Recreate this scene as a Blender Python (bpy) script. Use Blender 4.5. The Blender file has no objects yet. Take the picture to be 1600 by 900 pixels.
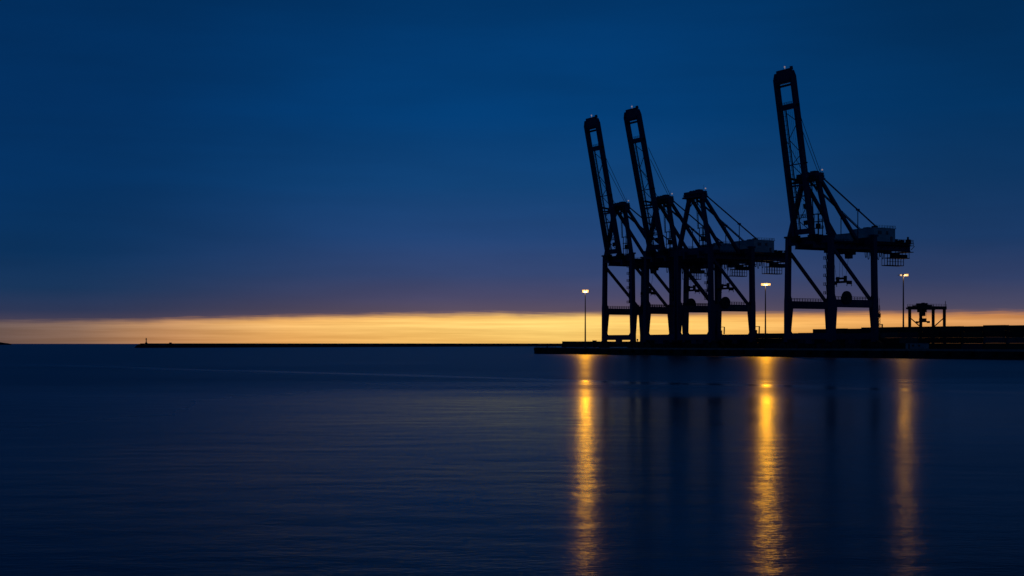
import bpy, math, random
from mathutils import Vector, Matrix

random.seed(7)
S = bpy.context.scene
COL = S.collection
R = math.radians

# ------------------------------------------------------------------ camera, exposure
EYE = 6.05                      # eye height above the water
FPX = 2133.0                    # focal length in pixels of a 1600 wide frame
cam_d = bpy.data.cameras.new("camera")
cam = bpy.data.objects.new("camera", cam_d); COL.objects.link(cam)
cam.location = (0, 0, EYE); cam.rotation_euler = (R(90), 0, 0)
cam_d.sensor_width = 36; cam_d.lens = FPX / 1600 * 36
cam_d.shift_y = 87 / 1600
cam_d.clip_start = 0.5; cam_d.clip_end = 120000
S.camera = cam
S.render.resolution_x, S.render.resolution_y = 1024, 576
S.view_settings.view_transform = 'Standard'
S.view_settings.look = 'None'
S.view_settings.exposure = 0
S.view_settings.gamma = 1

# ------------------------------------------------------------------ node helper
class NT:
    def __init__(s, tree): s.t = tree; s.n = tree.nodes; s.l = tree.links
    def node(s, kind, **kw):
        n = s.n.new(kind)
        for k, v in kw.items(): setattr(n, k, v)
        return n
    def put(s, sock, v):
        if v is None: return
        if isinstance(v, bpy.types.NodeSocket): s.l.new(v, sock)
        else: sock.default_value = v
    def math(s, op, a, b=None, c=None, clamp=False):
        n = s.node('ShaderNodeMath', operation=op, use_clamp=clamp)
        for i, v in enumerate((a, b, c)): s.put(n.inputs[i], v)
        return n.outputs[0]
    def mapr(s, v, a, b, c=0.0, d=1.0, smooth=True):
        n = s.node('ShaderNodeMapRange', interpolation_type='SMOOTHSTEP' if smooth else 'LINEAR')
        s.put(n.inputs[0], v)
        for i, x in enumerate((a, b, c, d)): s.put(n.inputs[i + 1], x)
        return n.outputs[0]
    def mix(s, f, a, b, mode='MIX'):
        n = s.node('ShaderNodeMix', data_type='RGBA', blend_type=mode)
        s.put(n.inputs[0], f); s.put(n.inputs[6], a); s.put(n.inputs[7], b)
        return n.outputs[2]
    def ramp(s, v, stops, interp='LINEAR'):
        n = s.node('ShaderNodeValToRGB'); e = n.color_ramp.elements
        n.color_ramp.interpolation = interp
        e[0].position, e[0].color = stops[0]
        e[1].position, e[1].color = stops[1]
        for p, c in stops[2:]:
            x = e.new(p); x.color = c
        s.put(n.inputs[0], v)
        return n.outputs[0]
    def noise(s, vec, scale, detail=3, rough=0.5, dim='3D'):
        n = s.node('ShaderNodeTexNoise', noise_dimensions=dim)
        s.put(n.inputs['Vector'], vec); n.inputs['Scale'].default_value = scale
        n.inputs['Detail'].default_value = detail; n.inputs['Roughness'].default_value = rough
        return n.outputs[0]
    def vec(s, x, y, z):
        n = s.node('ShaderNodeCombineXYZ')
        for i, v in enumerate((x, y, z)): s.put(n.inputs[i], v)
        return n.outputs[0]

def lin(r, g, b):
    f = lambda c: (c / 255 / 12.92) if c <= 10 else ((c / 255 + .055) / 1.055) ** 2.4
    return (f(r), f(g), f(b), 1)

# ------------------------------------------------------------------ dusk sky: cloud deck over a clear strip
W = bpy.data.worlds.new("World"); S.world = W; W.use_nodes = True
T = NT(W.node_tree); T.n.clear()
tc = T.node('ShaderNodeTexCoord')
sx = T.node('ShaderNodeSeparateXYZ'); T.l.new(tc.outputs['Generated'], sx.inputs[0])
X, Y, Z = sx.outputs
hyp = T.math('SQRT', T.math('ADD', T.math('MULTIPLY', X, X), T.math('MULTIPLY', Y, Y)))
el = T.math('DIVIDE', Z, T.math('MAXIMUM', hyp, 0.001))          # tangent of the elevation
az = T.math('ARCTAN2', X, Y)                                        # 0 = straight out to sea
# clear strip, colour along the horizon (brightest where the sun went down)
azn = T.mapr(az, -0.6, 0.6, 0, 1, smooth=False)
P = lambda px: (math.atan((px - 800) / FPX) + 0.6) / 1.2
strip = T.ramp(azn, [
    (P(-1600), lin(30, 40, 62)), (P(-500), lin(70, 66, 72)), (P(0), lin(112, 92, 86)), (P(120), lin(140, 110, 92)), (P(270), lin(198, 146, 98)),
    (P(450), lin(240, 182, 104)), (P(640), lin(250, 199, 110)), (P(880), lin(255, 214, 118)), (P(1060), lin(252, 200, 106)), (P(1250), lin(240, 178, 96)),
    (P(1420), lin(224, 160, 90)), (P(1600), lin(200, 140, 88)), (P(2300), lin(90, 76, 76)), (P(3000), lin(30, 40, 62))])
streak = T.noise(T.vec(T.math('MULTIPLY', az, 9.0), T.math('MULTIPLY', el, 300.0), 0.0), 1.0, 4, 0.55)
streak2 = T.noise(T.vec(T.math('MULTIPLY', az, 30.0), T.math('MULTIPLY', el, 1500.0), 3.0), 1.0, 3, 0.5)
strip_v = T.ramp(T.mapr(el, 0, 0.022, 0, 1, smooth=False), [
    (0.0, (.84, .76, .76, 1)), (0.12, (.93, .85, .80, 1)), (0.44, (.96, .93, .92, 1)), (0.56, (1.08, 1.10, 1.16, 1)), (0.74, (1.10, 1.08, 1.10, 1)), (0.95, (.96, .84, .84, 1))])
strip = T.mix(1.0, strip, strip_v, 'MULTIPLY')
sfac = T.math('ADD', T.mapr(streak, 0.3, 0.7, 0.89, 1.08), T.mapr(streak2, 0.35, 0.65, -.015, .015))
strip = T.mix(1.0, strip, T.vec(sfac, T.math('POWER', sfac, 1.3), T.math('POWER', sfac, 1.7)), 'MULTIPLY')
# cloud deck colour against elevation, three azimuth columns blended
def deck(stops):
    return T.ramp(T.mapr(el, 0, 0.5, 0, 1, smooth=False), [((537 - y) / FPX / 0.5, c) for y, c in stops][::-1])
top = [(-90, lin(0, 38, 78)), (-200, lin(0, 24, 52)), (-500, lin(0, 15, 34))]
def deck(stops, top):
    pts = [((537 - y) / FPX / 0.5, c) for y, c in stops + top]
    return T.ramp(T.mapr(el, 0, 0.5, 0, 1, smooth=False), pts)
mid = deck([(500, lin(120, 92, 96)), (484, lin(92, 80, 100)), (465, lin(76, 75, 108)), (430, lin(52, 70, 114)), (370, lin(32, 68, 120)), (290, lin(14, 67, 121)), (180, lin(0, 62, 119)), (60, lin(0, 58, 113)), (-20, lin(0, 53, 104))], top)
lef = deck([(505, lin(72, 66, 86)), (488, lin(44, 56, 88)), (455, lin(20, 53, 92)), (400, lin(3, 50, 95)), (300, lin(0, 49, 98)), (180, lin(0, 48, 98)), (60, lin(0, 46, 94)), (-20, lin(0, 43, 88))], top)
rig = deck([(498, lin(96, 82, 96)), (478, lin(74, 74, 102)), (440, lin(48, 64, 104)), (380, lin(24, 58, 104)), (290, lin(10, 54, 100)), (180, lin(0, 50, 97)), (60, lin(0, 47, 92)), (-20, lin(0, 44, 86))], top)
cl = T.mix(T.mapr(az, P(60) * 1.2 - .6, P(760) * 1.2 - .6), lef, mid)
cl = T.mix(T.mapr(az, P(950) * 1.2 - .6, P(1560) * 1.2 - .6), cl, rig)
# the deck darkens away from the afterglow, round behind the viewer
away = T.mapr(T.math('ABSOLUTE', az), 0.38, 1.6, 1.0, 0.9)
cl = T.mix(1.0, cl, T.vec(away, away, away), 'MULTIPLY')
cn = T.noise(T.vec(T.math('MULTIPLY', az, 5.0), T.math('MULTIPLY', el, 22.0), 1.0), 1.0, 4, 0.5)
cn2 = T.noise(T.vec(T.math('MULTIPLY', az, 10.0), T.math('MULTIPLY', el, 110.0), 5.0), 1.0, 3, 0.5)
cf = T.math('MULTIPLY', T.mapr(cn, 0.25, 0.75, 0.87, 1.01), T.mapr(cn2, 0.25, 0.75, 0.985, 1.015))
cl = T.mix(1.0, cl, T.vec(cf, cf, cf), 'MULTIPLY')
# ragged lower edge of the deck
edge0 = T.mapr(az, P(0) * 1.2 - .6, P(760) * 1.2 - .6, 0.0140, 0.0203)
en = T.noise(T.vec(T.math('MULTIPLY', az, 14.0), 0.0, 7.0), 1.0, 4, 0.55)
en2 = T.noise(T.vec(T.math('MULTIPLY', az, 40.0), T.math('MULTIPLY', el, 900.0), 2.0), 1.0, 3, 0.5)
edge = T.math('ADD', edge0, T.math('ADD', T.mapr(en, .25, .75, -.0008, .0008), T.mapr(en2, .3, .7, -.0006, .0006)))
msk = T.mapr(T.math('SUBTRACT', el, edge), -0.0024, 0.0040)
sky = T.mix(msk, strip, cl)
sky = T.mix(T.mapr(Z, -0.02, -0.001), lin(2, 10, 22), sky)
bg = T.node('ShaderNodeBackground'); T.put(bg.inputs[0], sky); bg.inputs[1].default_value = 1.0
# the air itself after sunset
SUN_AZ = math.atan((880 - 800) / FPX)
nis = T.node('ShaderNodeTexSky', sky_type='NISHITA'); nis.sun_disc = False
nis.sun_elevation = R(-6); nis.sun_rotation = SUN_AZ
bg2 = T.node('ShaderNodeBackground'); T.l.new(nis.outputs[0], bg2.inputs[0]); bg2.inputs[1].default_value = 0.05
add = T.node('ShaderNodeAddShader'); T.l.new(bg.outputs[0], add.inputs[0]); T.l.new(bg2.outputs[0], add.inputs[1])
out = T.node('ShaderNodeOutputWorld'); T.l.new(add.outputs[0], out.inputs[0])

# ------------------------------------------------------------------ materials
def mat(name, col, rough=0.6, metal=0.0, var=0.25, scale=0.6, spec=0.4):
    m = bpy.data.materials.new(name); m.use_nodes = True
    t = NT(m.node_tree); b = t.n['Principled BSDF']
    o = t.node('ShaderNodeTexCoord')
    n1 = t.noise(o.outputs['Object'], scale, 5, 0.6)
    n2 = t.noise(o.outputs['Object'], scale * 9, 3, 0.6)
    f = t.math('MULTIPLY', t.mapr(n1, .3, .7, 1 - var, 1 + var), t.mapr(n2, .3, .7, 1 - var * .5, 1 + var * .5))
    t.put(b.inputs['Base Color'], t.mix(1.0, (*col, 1), t.vec(f, f, f), 'MULTIPLY'))
    t.put(b.inputs['Roughness'], t.mapr(n1, .3, .7, rough - .1, rough + .1))
    b.inputs['Metallic'].default_value = metal
    b.inputs['Specular IOR Level'].default_value = spec
    return m
def glow(name, col, strength):
    m = bpy.data.materials.new(name); m.use_nodes = True
    b = m.node_tree.nodes['Principled BSDF']
    b.inputs['Base Color'].default_value = (0.8, .8, .8, 1)
    b.inputs['Emission Color'].default_value = (*col, 1)
    b.inputs['Emission Strength'].default_value = strength
    return m
M = dict(
    crane=mat("crane_paint", (0.024, 0.042, 0.12), 0.55),
    dark=mat("dark_steel", (0.022, 0.022, 0.026), 0.6),
    house=mat("house_cladding", (0.55, 0.66, 0.70), 0.6, var=.15),
    glass=mat("dark_glass", (0.02, 0.025, 0.03), 0.15, spec=.5),
    letter=mat("pale_lettering", (0.38, 0.30, 0.29), 0.6),
    galv=mat("galvanised_steel", (0.10, 0.10, 0.11), 0.5, .4),
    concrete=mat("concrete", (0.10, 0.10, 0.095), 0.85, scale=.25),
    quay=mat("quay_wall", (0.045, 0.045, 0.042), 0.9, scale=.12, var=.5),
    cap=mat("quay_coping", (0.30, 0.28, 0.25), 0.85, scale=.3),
    rock=mat("breakwater_stone", (0.045, 0.045, 0.045), 0.9, scale=.08),
    hill=mat("hill_ground", (0.04, 0.05, 0.045), 0.9, scale=.01),
    timber=mat("jetty_timber", (0.05, 0.042, 0.035), 0.9),
    rubber=mat("rubber", (0.02, 0.02, 0.02), 0.8),
    rope=mat("wire_rope", (0.03, 0.03, 0.035), 0.6),
    hut=mat("hut_paint", (0.40, 0.38, 0.40), 0.7),
    lampglass=glow("floodlight_glass", (1.0, 0.49, 0.13), 1.45),
    lampdim=glow("dim_floodlight_glass", (1.0, 0.62, 0.30), 0.5),
    spark=glow("warning_light_glass", (1.0, 0.80, 0.84), .22),
    work=glow("work_light_glass", (1.0, 0.95, 0.85), 1.0),
)
BOXCOL = {'dark red': (.085, .022, .018), 'teal': (.03, .11, .125), 'navy blue': (.02, .035, .09), 'rust brown': (.07, .03, .016),
          'grey': (.12, .12, .125), 'dark green': (.02, .055, .035), 'black': (.018, .018, .02)}
for k, c in BOXCOL.items(): M[k] = mat("container_paint_" + k.replace(' ', '_'), c, .6, var=.3)

# ------------------------------------------------------------------ mesh builder
class MB:
    def __init__(s): s.v = []; s.f = []
    def hexa(s, pts):
        o = len(s.v); s.v += [tuple(p) for p in pts]
        for q in ((0, 3, 2, 1), (4, 5, 6, 7), (0, 1, 5, 4), (1, 2, 6, 5), (2, 3, 7, 6), (3, 0, 4, 7)): s.f.append([o + i for i in q])
        return s
    def box(s, x0, x1, y0, y1, z0, z1):
        return s.hexa([(x0, y0, z0), (x1, y0, z0), (x1, y1, z0), (x0, y1, z0), (x0, y0, z1), (x1, y0, z1), (x1, y1, z1), (x0, y1, z1)])
    def frustum(s, c0, wx0, wy0, c1, wx1, wy1):
        P = []
        for c, wx, wy in ((c0, wx0, wy0), (c1, wx1, wy1)):
            for a, b in ((-1, -1), (1, -1), (1, 1), (-1, 1)): P.append((c[0] + a * wx / 2, c[1] + b * wy / 2, c[2]))
        return s.hexa(P)
    def beam(s, p, q, w, h, up=(0, 0, 1), w2=None, h2=None):
        p, q = Vector(p), Vector(q); d = (q - p).normalized(); u = Vector(up)
        if abs(d.dot(u)) > .98: u = Vector((0, 1, 0))
        a = d.cross(u).normalized(); b = a.cross(d).normalized(); P = []
        for c, ww, hh in ((p, w, h), (q, w2 or w, h2 or h)):
            for i, j in ((-1, -1), (1, -1), (1, 1), (-1, 1)): P.append(c + a * (i * ww / 2) + b * (j * hh / 2))
        return s.hexa(P)
    def cyl(s, p, q, r, n=8, r2=None):
        p, q = Vector(p), Vector(q); d = (q - p).normalized()
        u = Vector((0, 0, 1)) if abs(d.z) < .9 else Vector((0, 1, 0))
        a = d.cross(u).normalized(); b = a.cross(d); o = len(s.v); r2 = r if r2 is None else r2
        for c, rr in ((p, r), (q, r2)):
            for k in range(n):
                t = 2 * math.pi * k / n; s.v.append(tuple(c + a * (rr * math.cos(t)) + b * (rr * math.sin(t))))
        for k in range(n):
            j = (k + 1) % n; s.f.append([o + k, o + j, o + n + j, o + n + k])
        s.f.append([o + k for k in range(n)][::-1]); s.f.append([o + n + k for k in range(n)])
        return s
    def path(s, pts, r, n=5):
        for a, b in zip(pts, pts[1:]): s.cyl(a, b, r, n)
        return s
    def rail(s, p, q, h=1.15, step=2.2, r=.06):
        """handrail of posts and two bars"""
        p, q = Vector(p), Vector(q); n = max(1, round((q - p).length / step)); z = Vector((0, 0, h))
        for k in range(n + 1):
            c = p.lerp(q, k / n); s.beam(c, c + z, r * 2, r * 2)
        s.beam(p + z, q + z, r * 2, r * 2); s.beam(p + z * .5, q + z * .5, r * 1.6, r * 1.6)
        return s
    def sphere(s, c, r, n=8, m=6):
        o = len(s.v)
        for i in range(1, m):
            t = math.pi * i / m
            for k in range(n):
                a = 2 * math.pi * k / n; s.v.append((c[0] + r * math.sin(t) * math.cos(a), c[1] + r * math.sin(t) * math.sin(a), c[2] + r * math.cos(t)))
        tp = len(s.v); s.v.append((c[0], c[1], c[2] + r)); bt = len(s.v); s.v.append((c[0], c[1], c[2] - r))
        for i in range(m - 2):
            for k in range(n):
                j = (k + 1) % n; s.f.append([o + i * n + k, o + (i + 1) * n + k, o + (i + 1) * n + j, o + i * n + j])
        for k in range(n):
            j = (k + 1) % n; s.f.append([tp, o + k, o + j]); s.f.append([bt, o + (m - 2) * n + j, o + (m - 2) * n + k])
        return s
    def build(s, name, m, parent=None):
        me = bpy.data.meshes.new(name); me.from_pydata(s.v, [], s.f); me.update()
        me.materials.append(m if not isinstance(m, str) else M[m])
        o = bpy.data.objects.new(name, me); COL.objects.link(o)
        if parent: o.parent = parent
        return o
def tag(o, label=None, cat=None, group=None, kind=None):
    for k, v in (('label', label), ('category', cat), ('group', group), ('kind', kind)):
        if v: o[k] = v
    return o
def empty(name, loc, rz=0.0):
    o = bpy.data.objects.new(name, None); COL.objects.link(o); o.location = loc; o.rotation_euler = (0, 0, rz); return o
def copy_tree(o, parent=None, skip=()):
    c = o.copy(); COL.objects.link(c)
    if parent: c.parent = parent
    for ch in list(o.children):
        if ch.name.split('.')[0] not in skip: copy_tree(ch, c, skip)
    return c
def at(px, depth): return (px - 800) / FPX * depth, depth

# ------------------------------------------------------------------ the setting
RZ = math.atan2(.495, .869)                    # quay: local +x inland, local +y along the quay away from the viewer
GD = Vector((math.cos(RZ), math.sin(RZ), 0)); AD = Vector((-math.sin(RZ), math.cos(RZ), 0)); VD = -AD
DECK = EYE - 2.4
EDGE0 = Vector((13.6, 827.0, 0))               # seaward corner of the quay

WATER_TINT = (.335, .47, .54, 1)
mb = MB(); L = 60000
mb.v = [(-L, -2000, 0), (L, -2000, 0), (L, L, 0), (-L, L, 0)]; mb.f = [[0, 1, 2, 3]]
wm = bpy.data.materials.new("sea_water"); wm.use_nodes = True
t = NT(wm.node_tree); b = t.n['Principled BSDF']
oc = t.node('ShaderNodeTexCoord').outputs['Object']
sp = t.node('ShaderNodeSeparateXYZ'); t.l.new(oc, sp.inputs[0])
# long slick drawn across the harbour by a passing boat
A0, B0 = Vector((-128, 380)), Vector((58, 170)); dl = (B0 - A0).normalized()
across = t.math('ABSOLUTE', t.math('ADD', t.math('ADD', t.math('MULTIPLY', t.math('SUBTRACT', sp.outputs[0], A0.x), -dl.y), t.math('MULTIPLY', t.math('SUBTRACT', sp.outputs[1], A0.y), dl.x)),
         t.mapr(t.noise(oc, .012, 3), .3, .7, -4, 4)))
along = t.math('ADD', t.math('MULTIPLY', t.math('SUBTRACT', sp.outputs[0], A0.x), dl.x), t.math('MULTIPLY', t.math('SUBTRACT', sp.outputs[1], A0.y), dl.y))
slick = t.math('MULTIPLY', t.mapr(across, 0.5, 9.0, 1, 0), t.math('MULTIPLY', t.mapr(along, -60, 60, 0, 1), t.mapr(along, 240, 380, 1, 0)))
patch = t.noise(t.vec(t.math('MULTIPLY', sp.outputs[0], .006), t.math('MULTIPLY', sp.outputs[1], .02), 0.0), 1.0, 4, .55)
wob = t.noise(t.vec(t.math('MULTIPLY', sp.outputs[0], .010), t.math('MULTIPLY', sp.outputs[1], .018), 4.0), 1.0, 4, .6)
yy = t.math('ADD', sp.outputs[1], t.mapr(wob, .3, .7, -30, 30))
far = t.mapr(yy, 125, 240, 0, 1); close = t.mapr(sp.outputs[1], 28, 125, 1, 0)
calm = t.math('MULTIPLY', t.math('MULTIPLY', t.math('SUBTRACT', 1.0, far), t.math('SUBTRACT', 1.0, close)), t.mapr(sp.outputs[0], -42, 6, 0, 1))
rough = t.math('ADD', .30, t.math('MULTIPLY', far, .0))
rough = t.math('SUBTRACT', rough, t.math('MULTIPLY', calm, .15))
rough = t.math('SUBTRACT', rough, t.math('MULTIPLY', close, .13))
rough = t.math('ADD', rough, t.mapr(patch, .3, .7, -.02, .02))
rough = t.math('SUBTRACT', rough, t.math('MULTIPLY', slick, .08))
aniso = t.math('ADD', t.math('ADD', -.5, t.math('MULTIPLY', close, .45)), t.math('SUBTRACT', t.math('MULTIPLY', far, .52), t.math('MULTIPLY', calm, -.06)))     # cross-slopes run over the long swell except close in
wx = t.math('ADD', t.math('MULTIPLY', sp.outputs[0], .42), t.math('MULTIPLY', sp.outputs[1], .05))      # crests run long across the harbour
cr = t.vec(wx, sp.outputs[1], 0.0)
nz = t.noise(t.vec(t.math('MULTIPLY', sp.outputs[0], .5), sp.outputs[1], 2.0), .32, 2, .5); w1 = t.noise(cr, 4.2, 2, .5); w2 = t.noise(cr, 11.0, 2, .5)
hgt = t.math('ADD', t.math('MULTIPLY', t.math('ADD', w1, t.math('MULTIPLY', w2, .4)), t.math('ADD', .55, t.mapr(sp.outputs[1], 35, 150, .5, 0))), t.math('MULTIPLY', nz, 5.0))
gust = t.noise(t.vec(t.math('MULTIPLY', sp.outputs[0], .05), t.math('MULTIPLY', sp.outputs[1], .03), 9.0), 1.0, 3, .5)
near = t.math('MULTIPLY', t.mapr(sp.outputs[1], 120, 330, 1, 0), t.mapr(gust, .35, .65, .7, 1.15))
bp = t.node('ShaderNodeBump'); t.put(bp.inputs['Height'], hgt); bp.inputs['Distance'].default_value = 0.016
t.put(bp.inputs['Strength'], t.math('MULTIPLY', near, t.math('SUBTRACT', 1.0, slick)))
gl = t.node('ShaderNodeBsdfAnisotropic'); gl.inputs['Color'].default_value = WATER_TINT
t.put(gl.inputs['Roughness'], rough); t.put(gl.inputs['Anisotropy'], aniso); t.put(gl.inputs['Tangent'], t.vec(1.0, 0.0, 0.0)); t.l.new(bp.outputs[0], gl.inputs['Normal'])
df = t.node('ShaderNodeBsdfDiffuse'); df.inputs['Color'].default_value = (0.0006, 0.006, 0.014, 1)
fr = t.node('ShaderNodeFresnel'); fr.inputs['IOR'].default_value = 1.33; t.l.new(bp.outputs[0], fr.inputs['Normal'])
ms = t.node('ShaderNodeMixShader'); t.l.new(fr.outputs[0], ms.inputs[0]); t.l.new(df.outputs[0], ms.inputs[1]); t.l.new(gl.outputs[0], ms.inputs[2])
t.l.new(ms.outputs[0], t.n['Material Output'].inputs['Surface']); t.n.remove(b)
tag(mb.build("water", wm), kind='structure')

def qpt(s, d, z=DECK):      # s metres along the quay from its corner towards the viewer, d metres inland
    p = EDGE0 + VD * s + GD * d; return Vector((p.x, p.y, z))
# quay platform: dark wall, then paved deck and a pale coping as separate pieces
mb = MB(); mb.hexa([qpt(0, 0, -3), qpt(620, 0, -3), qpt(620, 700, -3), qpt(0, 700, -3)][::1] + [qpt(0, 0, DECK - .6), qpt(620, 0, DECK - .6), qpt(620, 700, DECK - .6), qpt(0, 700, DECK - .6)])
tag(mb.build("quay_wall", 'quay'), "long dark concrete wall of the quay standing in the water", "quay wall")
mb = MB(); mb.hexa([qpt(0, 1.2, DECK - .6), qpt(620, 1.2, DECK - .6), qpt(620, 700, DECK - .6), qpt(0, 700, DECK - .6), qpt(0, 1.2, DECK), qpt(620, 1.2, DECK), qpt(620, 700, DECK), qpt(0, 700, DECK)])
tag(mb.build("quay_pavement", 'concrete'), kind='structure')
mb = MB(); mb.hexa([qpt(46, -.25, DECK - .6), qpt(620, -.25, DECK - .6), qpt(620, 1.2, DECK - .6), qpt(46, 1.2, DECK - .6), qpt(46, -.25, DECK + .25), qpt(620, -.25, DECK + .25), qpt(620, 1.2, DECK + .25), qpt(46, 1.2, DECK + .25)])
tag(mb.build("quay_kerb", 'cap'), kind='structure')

# piled jetty at the tip of the quay
j = empty("jetty", qpt(1.5, 2.8, 0), RZ)
tag(j, "short dark piled jetty at the seaward tip of the quay", "jetty")
mb = MB(); mb.box(-3.5, 9, -6, 1, 1.9, DECK - .1); mb.box(-3.2, 8.6, -5.6, .6, DECK - .1, DECK + .15); mb.build("jetty_deck", 'timber', j)
for k, (x, y) in enumerate([(-3, -5.5), (-3, -2.6), (-3, .6), (1.4, -5.5), (1.4, .6), (5, -5.5), (8.4, -5.5)]):
    MB().cyl((x, y, -3), (x, y, 1.95), .42, 8).build("pile", 'timber', j)
MB().rail((-3.2, -5.4, DECK + .15), (-3.2, .4, DECK + .15)).rail((-3.2, -5.4, DECK + .15), (8, -5.4, DECK + .15)).build("handrail", 'dark', j)
for s_, lb in ((14, "low iron bollard nearest the jetty tip"), (34, "low iron bollard farther along the quay from the jetty")):
    p = qpt(s_, .6, DECK); o = MB().cyl((0, 0, 0), (0, 0, .9), .4, 10, .3).cyl((0, 0, .9), (0, 0, 1.2), .55, 10).build("bollard", 'dark')
    o.location = p; tag(o, lb, "bollard", "mooring bollards at the jetty")

# rubber fenders hung on the quay wall
fm = MB().cyl((0, -.9, 2.1), (0, .9, 2.1), .75, 12).beam((0, 0, 2.8), (.55, 0, DECK - .5), .14, .14).hexa([(.35, -1.2, .9), (.7, -1.2, .9), (.7, 1.2, .9), (.35, 1.2, .9), (.35, -1.2, 3.0), (.7, -1.2, 3.0), (.7, 1.2, 3.0), (.35, 1.2, 3.0)])
f0 = None
for k in range(30):
    if f0 is None: f0 = o = fm.build("quay_fender", 'rubber')
    else: o = f0.copy(); COL.objects.link(o)
    o.location = qpt(58 + k * 11.6, -.75, 0); o.rotation_euler = (0, 0, RZ); tag(o, "black rubber fender hanging in the row on the dark quay wall", "fender", "fenders along the quay wall")

# storm wall along the seaward side of the terminal
mb = MB(); p = Vector((*at(880, 905), 0)); d = Vector((.62, .78, 0)).normalized(); nrm = Vector((-d.y, d.x, 0))
def strip(mb, p, d, n, L, z0, z1, w0, w1): mb.hexa([p, p + d * L, p + d * L + n * w0, p + n * w0][:0] or [tuple(p + Vector((0, 0, z0)) - n * w0), tuple(p + d * L + Vector((0, 0, z0)) - n * w0), tuple(p + d * L + Vector((0, 0, z0)) + n * w0), tuple(p + Vector((0, 0, z0)) + n * w0),
     tuple(p + Vector((0, 0, z1)) - n * w1), tuple(p + d * L + Vector((0, 0, z1)) - n * w1), tuple(p + d * L + Vector((0, 0, z1)) + n * w1), tuple(p + Vector((0, 0, z1)) + n * w1)])
strip(mb, p, d, nrm, 620, DECK, 7.3, 1.4, .8); strip(mb, p, d, nrm, 620, 7.3, 7.6, 1.1, 1.1)
tag(mb.build("storm_wall", 'quay'), "low storm wall running behind the left lamp mast and the left crane", "sea wall")

# breakwater
bw0 = Vector((*at(218, 1985), 0)); bw1 = Vector((*at(890, 3300), 0)); d = (bw1 - bw0).normalized(); nrm = Vector((-d.y, d.x, 0)); LB = (bw1 - bw0).length
rt = empty("breakwater", bw0, math.atan2(d.y, d.x)); tag(rt, "long low breakwater on the horizon left of the quay", "breakwater")
mb = MB(); N = 160; sec = [(-14, -3), (-9, 1.5), (-5, 4.6), (5, 4.6), (9, 1.5), (14, -3)]
for i in range(N + 1):
    for (yy, zz) in sec: mb.v.append((LB * i / N + (random.uniform(-2, 2) if 0 < i < N else 0), yy + random.uniform(-.9, .9), zz + (random.uniform(-.35, .35) if zz > 0 else 0)))
for i in range(N):
    for k in range(5): a = i * 6 + k; mb.f.append([a, a + 6, a + 7, a + 1])
mb.f.append([0, 1, 2, 3, 4, 5]); mb.f.append([N * 6 + k for k in range(6)][::-1]); mb.build("rubble_mound", 'rock', rt)
mb = MB(); mb.box(0, LB, -2.4, 2.4, 4.7, 5.6); mb.box(4, LB, 1.2, 2.6, 5.6, 6.5); mb.build("parapet", 'rock', rt)
bc = empty("harbour_beacon", bw0 + d * 14 + Vector((0, 0, 5.6)), 0); tag(bc, "small beacon tower at the left end of the breakwater", "beacon")
MB().cyl((0, 0, 0), (0, 0, 2.2), 2.0, 10, 1.7).build("plinth", 'dark', bc)
MB().cyl((0, 0, 2.2), (0, 0, 6.4), .9, 8, .55).build("tower", 'dark', bc)
MB().cyl((0, 0, 6.4), (0, 0, 6.7), 1.5, 10).rail((-1.2, -1, 6.7), (1.2, -1, 6.7)).build("gallery", 'dark', bc)
MB().cyl((0, 0, 6.7), (0, 0, 8.3), .75, 8).cyl((0, 0, 8.3), (0, 0, 9.0), .8, 8, .1).build("lantern", 'dark', bc)
h = bw0 + d * 66 + Vector((0, 0, 5.6)); o = MB().box(-1.8, 1.8, -1.1, 1.1, 0, 1.7).hexa([(-2, -1.2, 1.7), (2, -1.2, 1.7), (2, 1.2, 1.7), (-2, 1.2, 1.7), (-1.7, -.2, 2.2), (1.7, -.2, 2.2), (1.7, .2, 2.2), (-1.7, .2, 2.2)]).build("breakwater_hut", 'dark'); o.location = h
tag(o, "tiny hut on the breakwater right of the beacon", "hut")

# far headland
mb = MB(); D0 = 7000; xs = [-700 + 30 * k for k in range(60)]
prof = lambda px: 5.5 * max(0, min(1, (8 - px) / 16)) ** .8 + 2.2 * max(0, min(1, (24 - px) / 20))
pts = [p_ for p_ in range(-900, 24, 6)]
for k, px in enumerate(pts):
    x, y = at(px, D0); hz = max(.4, EYE + prof(px) * D0 / FPX * .42 + random.uniform(-.6, .6))
    if px > 16: hz = 4
    mb.v += [(*at(px, D0 - 40), -1), (x, y, hz), (*at(px, D0 + 260), hz * 1.02), (*at(px, D0 + 500), -1)]
for k in range(len(pts) - 1):
    for q in range(3): a = k * 4 + q; mb.f.append([a, a + 4, a + 5, a + 1])
a = (len(pts) - 1) * 4; mb.f.append([a, a + 1, a + 2, a + 3])
tag(mb.build("hills", 'hill'), kind='structure')

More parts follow.
